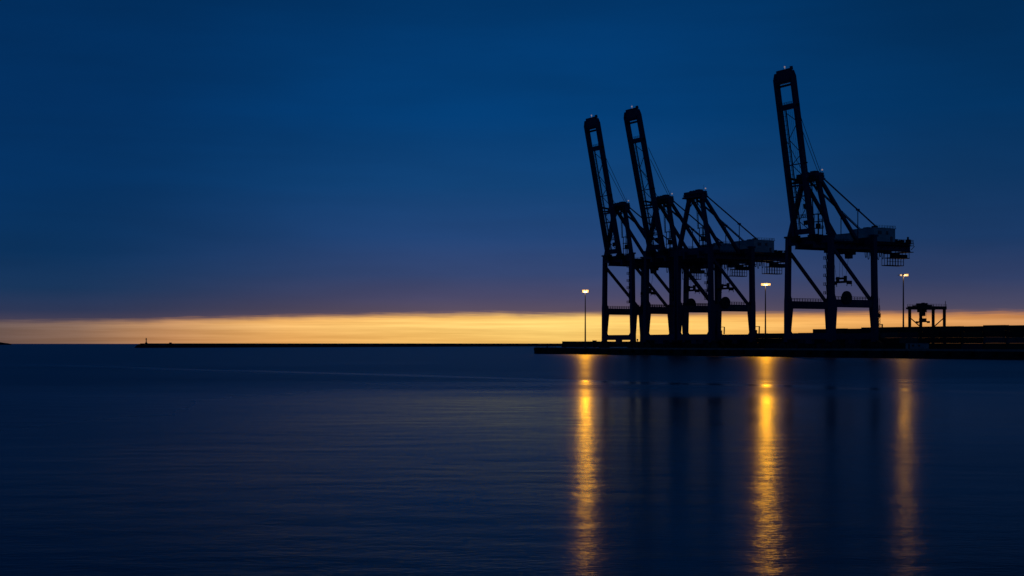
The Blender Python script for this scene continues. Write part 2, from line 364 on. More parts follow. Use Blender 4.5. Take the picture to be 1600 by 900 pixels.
# ------------------------------------------------------------------ ship-to-shore cranes
def make_crane(G, V, reach, stretch):
    c = empty("gantry_crane", (0, 0, 0), RZ)
    VB = V + .9
    K = 'crane'
    for X in (-G, G):
        for sy in (-1, 1):
            yb = sy * VB; mid = sy * (VB + (V - VB) * 18 / 50)
            m = MB(); inw = -math.copysign(.55, X)
            m.frustum((X + inw * .2, yb, 3.2), 2.3, 2.5, (X + inw * .2, yb + (mid - yb) * .3, 7.3), 2.3, 2.4)
            m.frustum((X + inw * .2, yb + (mid - yb) * .3, 7.3), 2.3, 2.4, (X + inw, mid, 18.4), 3.5, 2.4)
            m.frustum((X + inw, mid, 18.4), 3.5, 2.4, (X + inw * .5, mid, 22.5), 2.9, 2.3)
            m.frustum((X + inw * .5, mid, 22.5), 2.9, 2.3, (X, mid + (sy * V - mid) * .1, 24.5), 2.2, 2.2)
            m.frustum((X, mid + (sy * V - mid) * .1, 24.5), 2.2, 2.2, (X, sy * V, 51.2), 2.1, 2.1)
            m.box(X - 1.5, X + 1.5, sy * V - 1.5, sy * V + 1.5, 51.2, 52.0)
            m.build("leg", K, c)
            m = MB()                                                       # bogie: equaliser beam, trucks, wheels
            m.frustum((X, yb, 2.9), 1.4, 7.6, (X, yb, 3.9), 1.6, 3.2)
            for q in (-1, 1):
                m.frustum((X, yb + q * 2.7, 1.7), 1.2, 4.6, (X, yb + q * 2.7, 2.9), 1.3, 2.2)
                for w in (-1, 1):
                    m.box(X - .6, X + .6, yb + q * 2.7 + w * 1.3 - 1.1, yb + q * 2.7 + w * 1.3 + 1.1, .8, 1.7)
                    for w2 in (-1, 1): m.cyl((X - .28, yb + q * 2.7 + w * 1.3 + w2 * .6, .55), (X + .28, yb + q * 2.7 + w * 1.3 + w2 * .6, .55), .5, 12)
            m.box(X - .3, X + .3, yb + sy * 5.0, yb + sy * 5.9, 1.0, 1.5)
            m.build("bogie", 'dark', c)
        m = MB(); m.box(X - 1.0, X + 1.0, -VB + 1.2, VB - 1.2, 4.4, 7.2); m.box(X - .8, X + .8, -2.6, 1.6, 2.4, 4.4)
        for sy in (-1, 1): m.hexa([(X - .95, sy * (VB - 1.2), 7.2), (X + .95, sy * (VB - 1.2), 7.2), (X + .95, sy * (VB - 2.6), 7.2), (X - .95, sy * (VB - 2.6), 7.2), (X - .95, sy * (VB - 1.2), 8.6), (X + .95, sy * (VB - 1.2), 8.6), (X + .95, sy * (VB - 1.4), 8.6), (X - .95, sy * (VB - 1.4), 8.6)])
        m.build("sill_beam", K, c)
        m = MB(); m.box(X - .95, X + .95, -V + 1.05, V - 1.05, 47.6, 51.0); m.build("cross_beam", K, c)
    for sy in (-1, 1):
        y = sy * (VB + (V - VB) * .4)
        MB().box(-G + 1.0, G - 1.0, y - .9, y + .9, 18.7, 22.2).build("portal_beam", K, c)
        m = MB()
        for q in (-.85, .85): m.rail((-G + 1.6, y + q, 22.2), (G - 1.6, y + q, 22.2), 1.25, 1.6, .075)
        m.build("portal_handrail", 'dark', c)
        MB().beam((-G + .6, y, 45.4), (G - 2.0, y, 21.6), 1.1, 1.35).build("diagonal_brace", K, c)
        MB().box(-15.4, 43.4, sy * 6 - .75, sy * 6 + .75, 46.0, 49.4).box(-15.4, 43.4, sy * 6 - 1.0, sy * 6 + 1.0, 45.6, 46.0).build("main_girder", K, c)
        m = MB(); ys = sy * 7.9
        m.box(-14.5, 43.4, min(sy * 6.8, sy * 9), max(sy * 6.8, sy * 9), 48.2, 48.45)
        for k in range(16): m.beam((-13 + k * 3.8, sy * 6.75, 46.6), (-13 + k * 3.8, sy * 8.9, 48.2), .2, .2)
        m.rail((-14.5, sy * 8.9, 48.45), (43.4, sy * 8.9, 48.45), 1.2, 2.0, .07)
        m.build("girder_walkway", 'dark', c)
        # A-frame
        MB().beam((-G, sy * (V - .8), 51.5), (-12.4, sy * 4.9, 77), 1.7, 1.9, (1, 0, 0)).build("mast", K, c)
        MB().beam((-11.2, sy * 5.2, 77), (10.8, sy * 5.9, 49.4), 1.3, 1.5, (0, 1, 0)).build("back_leg", K, c)
        m = MB().cyl((-10.8, sy * 5.0, 78.4), (32, sy * 6, 50.6), .36, 8).cyl((-11, sy * 4.6, 78.9), (32, sy * 5.2, 50.9), .16, 6)
        f = .52; px_, pz = -10.8 + 42.8 * f, 78.4 - 27.8 * f
        m.beam((px_, sy * 5.5, 49.4), (px_, sy * 5.5, pz), .3, .3)
        m.box(px_ - .9, px_ + .9, sy * 5.5 - .35, sy * 5.5 + .35, pz - .35, pz + .5)
        m.build("back_stay", K, c)
    for x in (-4, 6, 20, 33, 42.9): MB().box(x - .5, x + .5, -5.2, 5.2, 46.6, 48.8).build("girder_tie", K, c)   # cross ties between the girders
    MB().path([(-12.6, 5.9, 73.2), (-12.6, 4.0, 72.6), (-12.5, 2.9, 73.6), (-12.4, 2.6, 76.7)], .3, 6).build("mast_brace", K, c)
    # head of the A-frame
    ap = MB(); ap.box(-15.6, -9.6, -7.0, 7.0, 76.4, 77.2); ap.box(-15.0, -10.0, -6.4, 6.4, 77.2, 79.7)
    ap.box(-14, -12, -7.6, -5.6, 75.2, 77.8); ap.box(-12.5, -10.2, 5.6, 7.6, 75.6, 79)
    for y in (-3.6, -1.2, 1.2, 3.6): ap.cyl((-12.6, y - .3, 79.5), (-12.6, y + .3, 79.5), 1.1, 12)
    ap.box(-13.6, -11, -4.4, -1.2, 79.6, 80.6); ap.build("apex_head", K, c)
    ap = MB()
    for a_, b_ in (((-15.2, -6.5), (-9.9, -6.5)), ((-9.9, -6.5), (-9.9, 6.5)), ((-9.9, 6.5), (-15.2, 6.5)), ((-15.2, 6.5), (-15.2, -6.5))): ap.rail((*a_, 77.2), (*b_, 77.2), 1.2, 1.6, .07)
    ap.box(-17.4, -15.0, -8.6, -3.4, 73.6, 73.85); ap.rail((-17.4, -8.5, 73.85), (-17.4, -3.5, 73.85), 1.2, 1.3, .08); ap.rail((-17.4, -8.5, 73.85), (-15, -8.5, 73.85), 1.2, 1.3, .08)
    ap.beam((-16, -6, 73.7), (-13.4, -5.6, 71), .3, .3); ap.beam((-16.5, -6, 73.6), (-14.5, -5.6, 77), .25, .25)
    ap.build("apex_platform", 'dark', c)
    MB().beam((-10.6, -5.9, 79.7), (-10.6, -5.9, 81), .14, .14).build("light_post", 'dark', c)
    MB().beam((-12, -6.2, 79.7), (-12, -6.2, 82.6), .08, .08).build("aerial", 'dark', c)
    MB().sphere((-10.6, -5.9, 81.0), .38).build("warning_light", 'spark', c)
    # hoist tower and ladder standing between the masts
    m = MB()
    for x in (-9.5, -6.8):
        for y in (.6, -2.0): m.beam((x, y, 49), (x, y, 61.5), .3, .3)
    for z in (52, 55, 58, 61.5):
        m.box(-9.8, -6.5, -2.3, .9, z - .14, z + .14)
    for z in (55, 58, 61.6): m.rail((-9.8, -2.3, z), (-6.5, -2.3, z), 1.1, 1.2, .08)
    m.box(-9, -7.4, -1.5, .1, 55.2, 57.2); m.build("hoist_tower", 'dark', c)
    m = MB().beam((-9.7, 1.0, 61), (-10.6, 1.0, 76.6), .34, .34).beam((-9.7, 1.9, 61), (-10.6, 1.9, 76.6), .16, .16)
    for k in range(14): m.beam((-9.75 - k * .058, 1.0, 62 + k), (-9.75 - k * .058, 1.9, 62 + k), .12, .12)
    m.build("ladder", 'dark', c)
    # machinery house and electrical room
    hs = MB(); hs.box(19, 32.5, -8, 8, 49.6, 55.8)
    hs.hexa([(18.7, -8.3, 55.8), (32.8, -8.3, 55.8), (32.8, 8.3, 55.8), (18.7, 8.3, 55.8), (18.7, -8.3, 56.1), (32.8, -8.3, 56.1), (32.8, 8.3, 56.1), (18.7, 8.3, 56.1)])
    for k in range(26): hs.box(19.2 + k * .52, 19.32 + k * .52, -8.08, -8.0, 49.8, 55.7)
    for k in range(30): hs.box(18.92, 19.0, -7.8 + k * .53, -7.68 + k * .53, 49.8, 55.7)
    ho = hs.build("machinery_house", 'house', c)
    for x0, x1, z0 in ((21.4, 23.7, 53.0), (26.6, 28.0, 53.1)): MB().box(x0, x1, -8.2, -8.05, z0, z0 + 1.6).build("window", 'glass', ho)
    MB().box(29.4, 30.6, -8.2, -8.05, 49.8, 52.2).build("door", 'glass', ho)
    MB().box(18.75, 18.9, -3.5, 3.5, 49.8, 51.6).build("louvre", 'dark', ho)
    for q in ((20.8, 22.8, -6.8, -4.6, 56.1, 57.0), (25, 28, 2, 5, 56.1, 57.2)): MB().box(*q).build("vent", 'dark', ho)
    m = MB(); m.rail((18.9, -8.1, 56.1), (32.6, -8.1, 56.1), 1.1, 1.8, .05).rail((32.6, -8.1, 56.1), (32.6, 8.1, 56.1), 1.1, 1.8, .05); m.build("roof_handrail", 'dark', ho)
    MB().box(6.5, 18.2, -4.8, 4.2, 49.5, 52.9).box(6.3, 18.4, -5.0, 4.4, 52.9, 53.1).build("electrical_room", 'house', c)
    # tail of the girder: service platform, winch gear, hanging basket
    m = MB(); m.box(32.8, 43.4, -8.9, 8.9, 49.4, 49.65); m.rail((33, -8.8, 49.65), (43.2, -8.8, 49.65), 1.3, 1.5, .09); m.rail((43.2, -8.8, 49.65), (43.2, 8.8, 49.65), 1.3, 1.5, .09)
    m.box(39.8, 40.5, -8.8, -8.2, 49.65, 52.4); m.box(34, 36.2, -6, -3, 49.65, 51.4); m.box(37.2, 39, -7, -4.6, 49.65, 51.0); m.box(41.6, 42.8, -7.6, -5.6, 49.65, 51.4)
    m.box(40, 45.0, -7.4, 7.4, 45.3, 45.62); m.build("tail_platform", 'dark', c)
    m = MB(); m.box(29.5, 41, -8.8, -4.2, 42.2, 42.6); m.box(26.8, 37.2, -8.8, -5, 38.6, 38.95)
    for k in range(6): x = 29.7 + k * 2.2; m.beam((x, -8.7, 42.4), (x, -8.7, 45.7), .2, .2)
    for k in range(7): x = 26.9 + k * 1.7; m.beam((x, -8.7, 38.8), (x, -8.7, 42.6 if k > 1 else 45.6), .22, .22); m.beam((x, -5.1, 38.8), (x, -5.1, 42.6 if k > 1 else 45.6), .18, .18)
    m.beam((26.9, -8.7, 40.6), (37.1, -8.7, 40.6), .18, .18); m.box(31.5, 35.5, -8, -5.5, 42.6, 44.6); m.box(36, 40.4, -8, -5.5, 42.6, 44.1)
    m.build("service_basket", 'dark', c)
    m = MB()
    for k in range(8):
        x0 = 13.8 + k * 1.5 + (k % 3) * .12; dp = (3.6, 4.4, 3.0, 4.0)[k % 4]; pts = [(x0 + 1.25 * i / 8, -7.6, 45.7 - dp * (1 - (2 * i / 8 - 1) ** 4)) for i in range(9)]; m.path(pts, .2, 4)
    m.box(12, 30.6, -7.75, -7.45, 45.7, 45.95); m.build("festoon_cable", 'rope', c)
    # trolley, operator's cab and hanging spreader
    m = MB(); m.box(1.5, 10, -6.2, 6.2, 44.5, 45.5); m.box(.8, 4, -5, -1, 43.4, 44.5); m.box(6, 9.4, -6.4, -4, 43.2, 44.5); m.build("trolley", 'dark', c)
    cb = MB(); cb.hexa([(7.6, -4, 41.6), (9.8, -4, 41.6), (9.8, -1.2, 41.6), (7.6, -1.2, 41.6), (7.2, -4, 44.5), (9.8, -4, 44.5), (9.8, -1.2, 44.5), (7.2, -1.2, 44.5)]); cbo = cb.build("operator_cab", 'crane', c)
    MB().hexa([(7.4, -3.8, 42), (7.52, -3.8, 42), (7.52, -1.4, 42), (7.4, -1.4, 42), (7.12, -3.8, 44.1), (7.25, -3.8, 44.1), (7.25, -1.4, 44.1), (7.12, -1.4, 44.1)]).build("cab_window", 'glass', cbo)
    m = MB(); sz = 30.4
    m.box(5.3, 7.3, -5.4, 4.4, sz, sz + .9); m.box(4.9, 7.7, -5.7, -5.0, sz - .7, sz + .9); m.box(4.9, 7.7, 4.0, 4.7, sz - .7, sz + .9)
    m.box(5.0, 7.6, -2.2, 2.2, sz + 1.7, sz + 2.5); m.box(5.6, 7.0, -3.2, -2.4, sz + .9, sz + 3.2); m.box(5.6, 7.0, 1.8, 2.6, sz + .9, sz + 2.9)
    for y in (-5.35, 4.35):
        for x in (5.1, 7.5): m.beam((x, y, sz - .7), (x + (.35 if x > 6 else -.35), y, sz - 1.6), .3, .15)
    m.build("spreader", 'dark', c)
    m = MB()
    for x in (5.3, 7.3):
        for y in (-2, 2): m.cyl((x, y, sz + 2.5), (x + (x - 6.3) * 1.2, y * 1.5, 44.4), .07, 5)
    m.build("hoist_rope", 'rope', c)
    # cable reel on the near portal beam, cable guide arm on the landside leg, leg stairs
    y0 = -V - 1.9; m = MB()
    nseg = 28
    for k in range(nseg):
        a0, a1 = 2 * math.pi * k / nseg, 2 * math.pi * (k + 1) / nseg
        P = lambda a, r, y: (-5.2 + r * math.cos(a), y, 23.0 + r * math.sin(a))
        m.hexa([P(a0, 2.1, y0 - .45), P(a1, 2.1, y0 - .45), P(a1, 3.0, y0 - .3), P(a0, 3.0, y0 - .3), P(a0, 2.1, y0 + .45), P(a1, 2.1, y0 + .45), P(a1, 3.0, y0 + .3), P(a0, 3.0, y0 + .3)])
    m.cyl((-5.2, y0 - .35, 23), (-5.2, y0 + .35, 23), 2.15, 20); m.cyl((-5.2, y0 - .7, 23), (-5.2, y0 + 1.4, 23), .5, 10)
    m.build("cable_reel", 'dark', c)
    m = MB(); m.beam((G + .9, -VB, 11.2), (G + 4.2, -VB - .4, 11.2), .22, .3); m.beam((G + 4.0, -VB - .4, 11.3), (G + 3.8, -VB - .4, 7.4), .45, .5); m.beam((G + 1, -VB, 8), (G + 3.2, -VB, 5), .8, .9); m.box(G + .9, G + 2.2, -VB - .8, -VB + .8, 7.4, 9.4)
    m.build("cable_guide", 'dark', c)
    m = MB(); xs_, ys_ = -G, -V + 1.1
    for k in range(6):
        z = 24.5 + k * 3.9; m.box(xs_ - 1.2, xs_ + .2, ys_ + .1, ys_ + 2.4, z, z + .2); m.rail((xs_ - 1.15, ys_ + 2.3, z + .2), (xs_ + .2, ys_ + 2.3, z + .2), 1.1, 1.3, .07); m.rail((xs_ - 1.15, ys_ + .2, z + .2), (xs_ - 1.15, ys_ + 2.3, z + .2), 1.1, 1.3, .07)
        m.beam((xs_ - .5, ys_ + .6, z), (xs_ - .5, ys_ + 1.1, z + 3.9), .5, .12)
    m.build("leg_stair", 'dark', c)
    for i, x in enumerate((-4.5, 3.5)): MB().box(x + 5.5, x + 9.6, -V - 1.5, -V - 1.46, 19.3, 21.4).build("portal_panel", 'galv', c)

    # raised boom
    b = empty("boom", (-16.0, 0, 50.0)); b.parent = c
    lean = math.atan2(reach, 75.0); b.rotation_euler = (0, -lean, 0); b.scale = (1, 1, stretch)       # local z runs along the boom
    LBm = 75.6
    for sy in (-1, 1):
        m = MB(); m.box(-1.25, 1.25, sy * 5.6 - .8, sy * 5.6 + .8, 0, 71.5); m.hexa([(-1.25, sy * 5.6 - .8, 71.5), (1.25, sy * 5.6 - .8, 71.5), (1.25, sy * 5.6 + .8, 71.5), (-1.25, sy * 5.6 + .8, 71.5), (-.9, sy * 4.9 - .6, 74.2), (1.2, sy * 4.9 - .6, 74.2), (1.2, sy * 4.9 + .6, 74.2), (-.9, sy * 4.9 + .6, 74.2)])
        m.build("boom_beam", K, b)
    m = MB(); m.hexa([(-1.1, -4.8, 69.2), (1.2, -4.8, 69.2), (1.2, 4.8, 69.2), (-1.1, 4.8, 69.2), (-.8, -4.2, 74.6), (1.2, -4.2, 74.6), (1.2, 4.2, 74.6), (-.8, 4.2, 74.6)])
    m.box(-.4, 1.0, -5.2, 4.6, 74.6, 75.3); m.box(-.2, .8, -5.4, -4.4, 74.4, 76.0); m.box(-1.5, -1.1, -5, 5, 70, 71.2)
    m.build("boom_tip", K, b)
    m = MB()
    for k in range(5): m.cyl((0, -3.6 + k * 1.6, 68.2), (0, -2.8 + k * 1.6, 68.2), .55, 10)
    m.box(-.3, .3, -4.8, 4.8, 67.9, 68.15); m.build("tip_sheave", 'dark', b)
    for z0, z1, w_ in ((57.6, 60.0, 1.0), (33.0, 33.45, .5), (23.4, 24.2, .6), (18.6, 19.2, .5), (2, 4.4, .9)):
        m = MB().box(-w_, w_, -4.8, 4.8, z0, z1)
        if z0 > 57: m.rail((.9, -4.6, 60), (.9, 4.6, 60), 1.0, 1.5, .07)
        m.build("boom_tie", K, b)
    for z0, z1, y0_ in ((58.2, 59.4, -7.7), (32.9, 33.5, -8.2)): MB().box(-.5, .1, y0_, -6.4, z0, z1).build("side_bracket", 'dark', b)
    m = MB(); m.beam((.6, 2.3, 2), (.6, 2.3, 57.6), .42, .42); m.beam((.6, 3.2, 2), (.6, 3.2, 57.6), .2, .2)
    for k in range(27): m.beam((.6, 2.3, 3 + k * 2), (.6, 4.8, 3 + k * 2), .14, .14)
    m.build("boom_walkway", 'dark', b)
    m = MB(); zz = [56.5, 51.6, 44.6, 37.6, 33.2, 27.0, 22.0, 15, 8, 3]
    for k in range(len(zz) - 1):
        a_, e_ = (2.3, -4.8) if k % 2 == 0 else (-4.8, 2.3); m.beam((.3, a_, zz[k]), (.3, e_, zz[k + 1]), .24, .24)
    m.build("boom_lattice", K, b)
    m = MB()
    for y in (-2.6, -1.2, .2): m.cyl((.2, y, 2), (.1, y * .8, 57.6), .06, 4)
    m.build("trolley_rope", 'rope', b)
    for k, (z0, z1) in enumerate(((38.2, 39.4), (36.4, 37.7), (34.4, 35.9), (30.6, 32.0), (28.8, 30.1), (27.0, 28.2))):
        x0, x1 = (.2, .42) if k % 2 == 0 else (-.2, .42)                  # worn letters painted down the side of the boom
        o0 = [(-.42, z0), (.42, z0), (.42, z0 + .24), (-.18, z0 + .24), (-.18, z1), (-.42, z1)] if k % 2 == 0 else [(-.42, z0), (.42, z0), (.42, z1), (.18, z1), (.18, z0 + .24), (-.42, z0 + .24)]
        m = MB(); m.v = [(x_, -6.41, z_) for x_, z_ in o0] + [(x_, -6.44, z_) for x_, z_ in o0]; n_ = len(o0)
        m.f = [list(range(n_)), [n_ + q for q in range(n_)][::-1]] + [[q, n_ + q, n_ + (q + 1) % n_, (q + 1) % n_] for q in range(n_)]
        m.build("letter", 'letter', b)
    MB().beam((0, -1, 75.2), (0, -1, 76.4), .12, .12).sphere((0, -1, 76.3), .36).build("tip_light", 'spark', b)
    MB().box(-1.0, .4, -4.2, -2.0, 6, 8).build("rope_guide", 'dark', b); MB().box(-.6, .6, -4.6, -2.6, 13.2, 15.4).build("rope_guide", 'dark', b)
    m = MB().box(-1.1, .8, -4.8, 4.8, 9.3, 9.6); m.rail((-.8, -4.6, 9.6), (-.8, 2, 9.6), 1.2, 1.3, .1); m.build("boom_catwalk", 'dark', b)
    for y in (4, -7.6): MB().box(-1.4, 1.6, y, y + 3.6, -1.2, 1.6).build("hinge", 'dark', b)
    # slack fore stays from the boom back to the apex head
    m = MB(); 
    for (x0, y0_, z0, x1, y1, z1) in ((-15.2 - reach * .64, -6.5, 98.0, -11.6, -4.6, 79.5), (-15.2 - reach * .72, -6.5, 104.0, -11.0, -5.4, 79.5), (-15.2 - reach * .64, 6.4, 98.0, -11.6, 4.6, 79.5)):
        m.cyl((x0, y0_, z0), (x1, y1, z1), .13, 5)
    m.build("fore_stay", 'rope', c)
    # latch arms from apex to boom
    MB().beam((-14.5, -4.9, 76.9), (-20.2, -5.2, 77.6), .8, .9).beam((-14.5, 4.9, 76.9), (-20.2, 5.2, 77.6), .8, .9).box(-20.0, -15, -7.4, 7.4, 75.4, 75.7).rail((-20, -7.3, 75.7), (-15, -7.3, 75.7), 1.1, 1.2, .07).build("boom_latch", 'dark', c)
    return c

RAIL = 3.4 + 13.1
def crane_pos(px):
    # point on the line midway between the rails that projects to px
    t_ = (px - 800) / FPX; o = EDGE0 + GD * RAIL
    s_ = (t_ * o.y - o.x) / (VD.x - t_ * VD.y); p = o + VD * s_
    return Vector((p.x, p.y, DECK))
proto = make_crane(13.0, 14.0, 12.1, 1.016); proto.location = crane_pos(1298)
tag(proto, "large dark ship-to-shore crane standing alone at right with its boom raised highest", "crane", "dockside gantry cranes")
near = make_crane(13.2, 13.2, 15.2, 1.028); near.location = crane_pos(997)
tag(near, "ship-to-shore crane farthest left, beside the left lamp mast, boom raised", "crane", "dockside gantry cranes")
k = copy_tree(near); k.location = crane_pos(1065)
for ch in k.children:
    if ch.name.startswith("boom") and ch.type == 'EMPTY': ch.rotation_euler[1] = -math.atan2(16.6, 75); ch.scale = (1, 1, 1.015)
k['label'] = "ship-to-shore crane with raised boom, second from the left in the group of three"
k = copy_tree(near, skip=("boom", "fore_stay", "boom_latch")); k.location = crane_pos(1117)
k['label'] = "ship-to-shore crane with no boom showing, pale machinery house, right of the group of three"

# crane rails on the apron
for d_, lb in ((3.4, "crane rail near the quay edge"), (3.4 + 26.2, "crane rail on the landward side of the cranes")):
    mb = MB(); mb.hexa([qpt(5, d_ - .08, DECK), qpt(600, d_ - .08, DECK), qpt(600, d_ + .08, DECK), qpt(5, d_ + .08, DECK), qpt(5, d_ - .05, DECK + .1), qpt(600, d_ - .05, DECK + .1), qpt(600, d_ + .05, DECK + .1), qpt(5, d_ + .05, DECK + .1)])
    tag(mb.build("crane_rail", 'galv'), kind='structure')

# ------------------------------------------------------------------ floodlight masts
LAMP_COL = (1.0, 0.285, 0.0)
def lamp_mast(px, depth, top_y, label, heads, energy):
    x, y = at(px, depth); H = EYE + (537 - top_y) * depth / FPX - DECK
    r = empty("floodlight_mast", (x, y, DECK), 0); tag(r, label, "lamp post", "floodlight masts on the terminal")
    MB().cyl((0, 0, 0), (0, 0, .6), .9, 12).cyl((0, 0, .6), (0, 0, H), .5, 12, .24).build("pole", 'galv', r)
    m = MB(); m.cyl((0, 0, H - .3), (0, 0, H + .5), .5, 10); m.beam((-2.6, 0, H), (2.6, 0, H), .2, .25); m.beam((0, -1.6, H), (0, 1.6, H), .2, .2)
    m.beam((-2.4, -.6, H + .25), (2.4, -.6, H + .25), .12, .12); m.build("lamp_frame", 'galv', r)
    for (dx, on, sc) in heads:
        g = MB(); g.hexa([(dx - .6 * sc, -.9, H - .55 * sc), (dx + .6 * sc, -.9, H - .55 * sc), (dx + .45 * sc, -.2, H - .2), (dx - .45 * sc, -.2, H - .2), (dx - .6 * sc, -1.1, H + .55 * sc), (dx + .6 * sc, -1.1, H + .55 * sc), (dx + .45 * sc, -.3, H + .4), (dx - .45 * sc, -.3, H + .4)])
        f = g.build("floodlight", 'galv', r)
        MB().hexa([(dx - .55 * sc, -1.0, H - .5 * sc), (dx + .55 * sc, -1.0, H - .5 * sc), (dx + .55 * sc, -.92, H - .5 * sc), (dx - .55 * sc, -.92, H - .5 * sc), (dx - .55 * sc, -1.2, H + .5 * sc), (dx + .55 * sc, -1.2, H + .5 * sc), (dx + .55 * sc, -1.12, H + .5 * sc), (dx - .55 * sc, -1.12, H + .5 * sc)]).build("lamp_glass", 'lampglass' if on else 'lampdim', f)
    ld = bpy.data.lights.new("floodlight_beam", 'SPOT'); ld.energy = energy; ld.color = LAMP_COL; ld.spot_size = R(35); ld.spot_blend = .25; ld.shadow_soft_size = 1.3
    lo = bpy.data.objects.new("floodlight_beam", ld); COL.objects.link(lo); lo.parent = r; lo.location = (0, -1.4, H)
    pd = bpy.data.lights.new("lamp_spill", 'POINT'); pd.energy = 450 if energy > 2e4 else 260; pd.color = (1.0, .62, .28); pd.shadow_soft_size = .4
    po = bpy.data.objects.new("lamp_spill", pd); COL.objects.link(po); po.parent = r; po.location = (0, -1.3, H - .9)
    v = Vector((-x, -y, -math.hypot(x, y) * math.tan(R(15)))); lo.rotation_euler = v.to_track_quat('-Z', 'Y').to_euler()
    return r
lamp_mast(914.5, 850, 455, "tall floodlight mast at left of the cranes with two bright lamps", [(-1.05, 1, 1.6), (1.05, 1, 1.6)], 4.5e4)
lamp_mast(1196, 750, 444.5, "tall floodlight mast between the cranes with the widest row of bright lamps", [(-1.95, 1, 1.15), (-.65, 1, 1.15), (.65, 1, 1.15), (1.95, 1, 1.15)], 4.5e4)
lamp_mast(1411.5, 655, 430, "floodlight mast right of the large crane, lamp bright on its right side only", [(-1.5, 0, .8), (.5, 1, .8), (1.5, 1, 1.0)], 0.43e4)

# ------------------------------------------------------------------ containers
CL, CW, CH = 12.19, 2.44, 2.59
def container_mesh(L_, name):
    m = MB()
    hl, hw = L_ / 2, CW / 2
    for sx_ in (-1, 1):
        for sy in (-1, 1): m.box(min(sx_ * hw, sx_ * (hw - .16)), max(sx_ * hw, sx_ * (hw - .16)), min(sy * hl, sy * (hl - .18)), max(sy * hl, sy * (hl - .18)), 0, CH)
        m.box(min(sx_ * hw, sx_ * (hw - .12)), max(sx_ * hw, sx_ * (hw - .12)), -hl + .18, hl - .18, 0, .18); m.box(min(sx_ * hw, sx_ * (hw - .1)), max(sx_ * hw, sx_ * (hw - .1)), -hl + .18, hl - .18, CH - .12, CH)
        n = int((L_ - .36) / .55); st = (L_ - .36) / n                      # corrugated sides
        for k in range(n):
            y0 = -hl + .18 + k * st; xa, xb = sx_ * (hw - .03), sx_ * (hw - .10); o = len(m.v)
            for yy, xx in ((0, xb), (.18, xa), (.5, xa), (.68, xb), (1, xb)):
                m.v += [(xx, y0 + yy * st, .18), (xx, y0 + yy * st, CH - .12)]
            for q in range(4):
                f_ = [o + 2 * q, o + 2 * q + 2, o + 2 * q + 3, o + 2 * q + 1]; m.f.append(f_ if sx_ > 0 else f_[::-1])
    m.box(-hw + .03, hw - .03, -hl + .1, hl - .1, CH - .09, CH - .02); m.box(-hw + .05, hw - .05, -hl + .05, hl - .05, .05, .2)
    for sy in (-1, 1): m.box(-hw + .16, hw - .16, min(sy * (hl - .12), sy * (hl - .06)), max(sy * (hl - .12), sy * (hl - .06)), .1, CH - .1)
    for x in (-.75, -.3, .3, .75): m.cyl((x, -hl + .03, .2), (x, -hl + .03, CH - .2), .03, 6)
    return m
CB = {c_: None for c_ in BOXCOL}
def container(loc, colour, label, group):
    if CB[colour] is None:
        o = container_mesh(CL, 'x').build("shipping_container", colour); CB[colour] = o
    else:
        o = CB[colour].copy(); COL.objects.link(o)
    o.location = loc; o.rotation_euler = (0, 0, RZ); tag(o, label, "container", group); return o
ORD = "first second third fourth fifth sixth seventh eighth ninth tenth eleventh twelfth".split()
TIER = {0: "bottom tier", 1: "second tier", 2: "third tier", 3: "fourth tier"}
cols = list(BOXCOL)
def row(s0, n, d_, tiers, where, order, group, palette, pick=None):
    for i in range(n):
        s_ = s0 + i * (CL + .45) + random.uniform(-.12, .12); tt = tiers[i] if isinstance(tiers, (list, tuple)) else tiers
        hi = random.choice((.985, 1.0, 1.0, 1.02))          # some stacks are high-cube boxes
        for k in range(tt):
            colour = (pick or {}).get((i, k)) or random.choice(palette)
            nth = i if order == 'left' else n - 1 - i
            pos = ("leftmost" if nth == 0 else ORD[nth] + " from the left") if order == 'left' else ("rightmost" if nth == 0 else ORD[nth] + " from the right")
            tier = "top of its stack" if k == tt - 1 else TIER[k]
            p = qpt(s_ + CL / 2, d_ + random.uniform(-.06, .06), DECK + k * (CH * hi + .02))
            c_ = container(p, colour, f"{colour} container, {tier}, {pos} {where}", group); c_.scale = (1, 1, hi)
dk = ['black', 'navy blue', 'dark red', 'rust brown', 'dark green', 'black']
row(53, 8, 42, 2, "behind the left cranes", 'left', "containers behind the left cranes", dk)
row(152, 5, 42, 3, "before the middle mast", 'left', "containers in front of the middle mast", dk)
row(139.5, 3, 97, 4, "behind the large crane", 'left', "containers behind the large crane", dk)
row(211, 10, 64, [4] * 10, "in the right-hand row", 'right', "containers in the right-hand row", ['dark red', 'navy blue', 'rust brown', 'teal', 'grey', 'black', 'dark green', 'black'])

# pale hut near the quay edge under the right lamp mast
hp = crane_pos(1298); t_ = (1433 - 800) / FPX; o_ = EDGE0 + GD * 14; s_ = (t_ * o_.y - o_.x) / (VD.x - t_ * VD.y)
h = empty("site_hut", qpt(s_, 14), RZ); tag(h, "small pale grey site hut on the quay below the yard crane", "hut")
MB().box(-1.4, 1.4, -5.2, 5.2, .25, 2.55).build("body", 'hut', h)
MB().box(-1.55, 1.55, -5.4, 5.4, 2.55, 2.72).build("roof", 'galv', h)
for y in (-3, 0.4): MB().box(-1.44, -1.4, y, y + 1.3, 1.1, 2.0).build("window", 'glass', h)
MB().box(-1.44, -1.4, 2.8, 3.7, .3, 2.3).build("door", 'dark', h)

